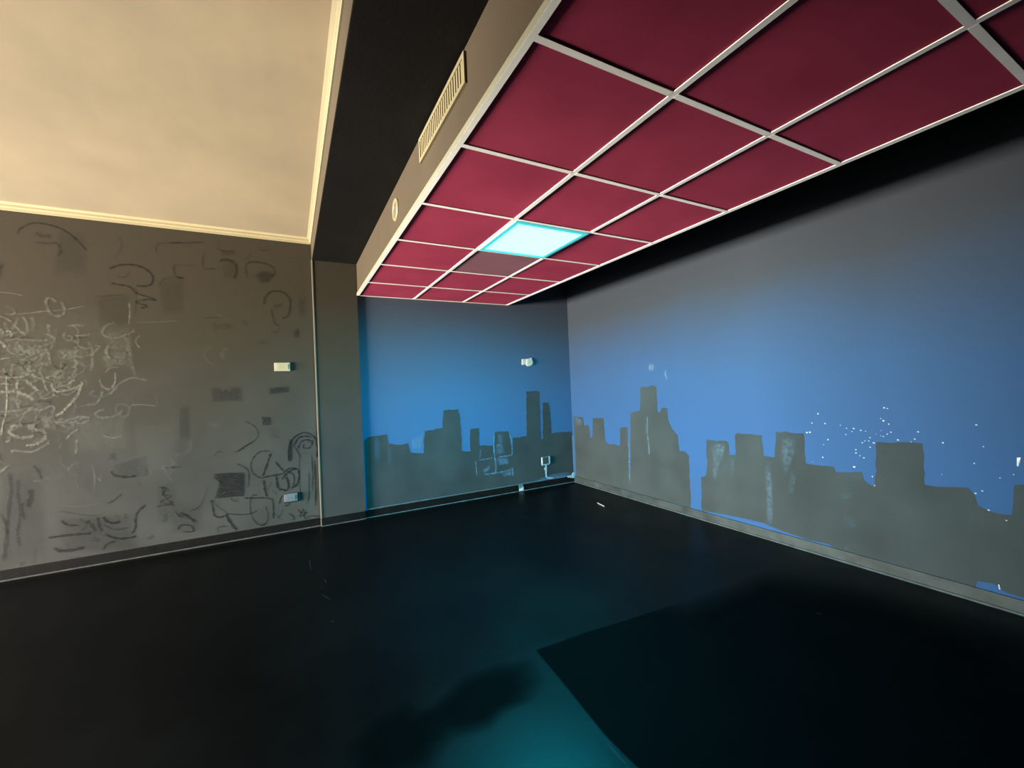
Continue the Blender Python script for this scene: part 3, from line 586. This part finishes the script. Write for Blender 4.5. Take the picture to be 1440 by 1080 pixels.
# ================================================================== things
# LED panel in the grid
a, b = edges[1]; y1, y0 = rows[3]-BW, rows[4]+BW
lamp = tag(empty('ceiling_light', ((a+b)/2, (y0+y1)/2, ZT)), 'glowing cyan square light panel set among the maroon ceiling tiles', 'ceiling light')
fr = .032
boxes('frame', [(a, b, y0, y0+fr, ZT-.006, ZT+.03), (a, b, y1-fr, y1, ZT-.006, ZT+.03), (a, a+fr, y0+fr, y1-fr, ZT-.006, ZT+.03), (b-fr, b, y0+fr, y1-fr, ZT-.006, ZT+.03)], 'lamp_frame', lamp)
box('diffuser', (a+fr, b-fr, y0+fr, y1-fr, ZT-.002, ZT+.01), 'lamp_glow', lamp)

# long supply grille on the fascia
vy0, vy1, vz0, vz1 = -3.112, -2.460, 2.512, 2.640
v = tag(empty('air_vent', (XF, (vy0+vy1)/2, vz0)), 'long cream rectangular air grille with upright slats on the fascia', 'vent')
x0 = XF-.012; b_ = .02
boxes('frame', [(x0, XF, vy0, vy1, vz0, vz0+b_), (x0, XF, vy0, vy1, vz1-b_, vz1), (x0, XF, vy0, vy0+b_, vz0+b_, vz1-b_), (x0, XF, vy1-b_, vy1, vz0+b_, vz1-b_)], 'vent_cream', v)
box('duct_shadow', (XF-.0015, XF-.0005, vy0+b_, vy1-b_, vz0+b_, vz1-b_), 'dark_inside', v)
ns = 22; tpl = None
for k in range(ns):
    y = vy0+b_+(vy1-vy0-2*b_)*(k+.5)/ns
    if tpl is None:
        V = boxv(-.009, -.004, -.0085, .0085, b_, vz1-vz0-b_)
        s_ = link('slat', V, BF, 'vent_cream'); tpl = s_
    else:
        s_ = tpl.copy(); col.objects.link(s_)
    s_.parent = v; s_.location = (0, y-(vy0+vy1)/2, 0)
# round vent
rc = Vector((XF, -1.852, 2.508)); R0 = .074
v = tag(empty('round_vent', rc-Vector((0, 0, R0))), 'small round cream air valve with louvres on the fascia', 'vent')
def ring(prof, n=40):
    V = [(rc.x-o, rc.y+r*math.cos(2*math.pi*i/n), rc.z+r*math.sin(2*math.pi*i/n)) for r, o in prof for i in range(n)]
    Fc = [(j*n+i, j*n+(i+1) % n, (j+1)*n+(i+1) % n, (j+1)*n+i) for j in range(len(prof)-1) for i in range(n)]
    return V, Fc
V, Fc = ring([(R0, 0), (R0, .006), (R0-.006, .011), (.05, .011), (.047, .004), (.047, 0)])
link('rim', V, Fc, 'vent_cream', v, True)
V, Fc = ring([(.0475, .0015), (.0001, .0015)]); link('duct_shadow', V, Fc, 'dark_inside', v)
for k in range(7):
    z = -.038+.0127*k; h = math.sqrt(.047**2-z*z)-.001
    link('louvre', [(rc.x-.010, rc.y-h, rc.z+z+.0035), (rc.x-.010, rc.y+h, rc.z+z+.0035), (rc.x-.004, rc.y+h, rc.z+z+.0050), (rc.x-.004, rc.y-h, rc.z+z+.0050),
      (rc.x-.010, rc.y-h, rc.z+z-.0045), (rc.x-.010, rc.y+h, rc.z+z-.0045), (rc.x-.004, rc.y+h, rc.z+z-.0030), (rc.x-.004, rc.y-h, rc.z+z-.0030)],
      [(0,1,2,3),(4,7,6,5),(0,4,5,1),(1,5,6,2),(2,6,7,3),(3,7,4,0)], 'vent_cream', v)

# white cover plate on the scribbled wall
px0, px1, pz0, pz1 = -3.475, -3.341, 1.555, 1.637
e = tag(empty('light_switch', ((px0+px1)/2, YW, pz0)), 'cream white rectangular switch plate on the scribbled wall beside the pilaster', 'switch')
box('plate', (px0, px1, YW-.010, YW, pz0, pz1), 'white_plastic', e, .003)
w_ = (px1-px0-.036)/3
for k in range(3):
    box('rocker', (px0+.018+k*w_+.0008, px0+.018+(k+1)*w_-.0008, YW-.013, YW-.010, pz0+.018, pz1-.018), 'white_plastic', e, .001)
# low socket on the scribbled wall
sx0, sx1, sz0, sz1 = -3.432, -3.318, .286, .362
e = tag(empty('wall_socket', ((sx0+sx1)/2, YW, sz0)), 'silver grey socket plate low on the scribbled wall, ringed by black marker', 'socket')
box('mounting_box', (sx0-.008, sx1+.012, YW-.004, YW, sz0-.010, sz1+.006), 'socket_dark', e, .002)
box('plate', (sx0, sx1, YW-.012, YW-.004, sz0, sz1), 'socket_silver', e, .003)
for k in range(3):
    box('outlet_module', (sx0+.02+k*.025, sx0+.0435+k*.025, YW-.0145, YW-.012, sz0+.016, sz1-.016), 'socket_silver', e, .0012)
    for d in (-.006, .0, .006):
        V = [(sx0+.0318+k*.025+.0016*math.cos(i*math.pi/4), YW-.0148, (sz0+sz1)/2+d*1.8+.0016*math.sin(i*math.pi/4)) for i in range(8)]
        link('pin_hole', V, [tuple(range(8))], 'socket_dark', e)
# torn white patch on the deep blue wall
TW = lambda p: [Vector(on(x, y, 1, 0)) for x, y in cr(720, 495, 36, p)]
e = tag(empty('torn_plate', on(741, 515, 1, 0)), 'ragged white plate with a rounded torn end on the deep blue wall', 'plate')
q = TW([(500,365),(640,352),(800,350),(860,325),(945,300),(990,300),(1010,390),(1050,480),(1070,560),(1040,620),(985,680),(900,705),(800,722),(745,700),(715,655),(680,635),(600,640),(500,650)])
for p in q: p.y = 0
prism('plate', q, (0, -.006, 0), 'torn_white', e)
q = TW([(735,390),(860,360),(965,330),(985,420),(1030,520),(1020,590),(960,650),(860,690),(790,690),(740,640),(725,500)])
for p in q: p.y = -.006
prism('torn_layer', q, (0, -.005, 0), 'torn_white', e)
q = TW([(830,440),(900,430),(920,510),(860,535)])
for p in q: p.y = -.011
prism('bare_spot', q, (0, -.001, 0), 'white_plastic', e)
# painted-over socket with drip on the deep blue wall
e = tag(empty('painted_socket', (-.452, 0, .285)), 'small painted-over square socket with pale paint edges, above a paint drip', 'socket')
box('plate', (-.507, -.392, -.012, 0, .292, .388), 'painted_plate', e, .003)
boxes('paint_rim', [(-.511, -.497, -.0135, 0, .30, .385), (-.404, -.388, -.0135, 0, .295, .39), (-.511, -.40, -.0135, 0, .284, .295)], 'pale_drip', e)
boxes('paint_rim', [(-.497, -.404, -.0132, -.011, .379, .391)], 'edge_grey', e)
DW = lambda p: [Vector(on(745+x/18, 630+y/18, 1, 0)) for x, y in p]
q = DW([(370,405),(450,400),(430,440),(430,560),(428,680),(445,740),(520,745),(600,750),(600,775),(540,785),(440,765),(405,735),(395,640),(392,555),(362,545),(362,510),(392,490),(398,440)])
for p in q: p.y = 0
prism('paint_drip', q, (0, -.004, 0), 'pale_drip', e)
# splinter on the floor
a = on(840, 707.5, 2, 0); b = on(850, 712.5, 2, 0); d = (b-a).normalized(); s = Vector((-d.y, d.x, 0))*.006
e = prism('wood_splinter', [a-s*.4, a+s*.5, a.lerp(b, .6)+s, b+s*.3, b-s*.5, a.lerp(b, .4)-s], (0, 0, .008), 'bare_wood')
tag(e, 'thin pale splinter lying on the black floor near the mural corner', 'splinter')
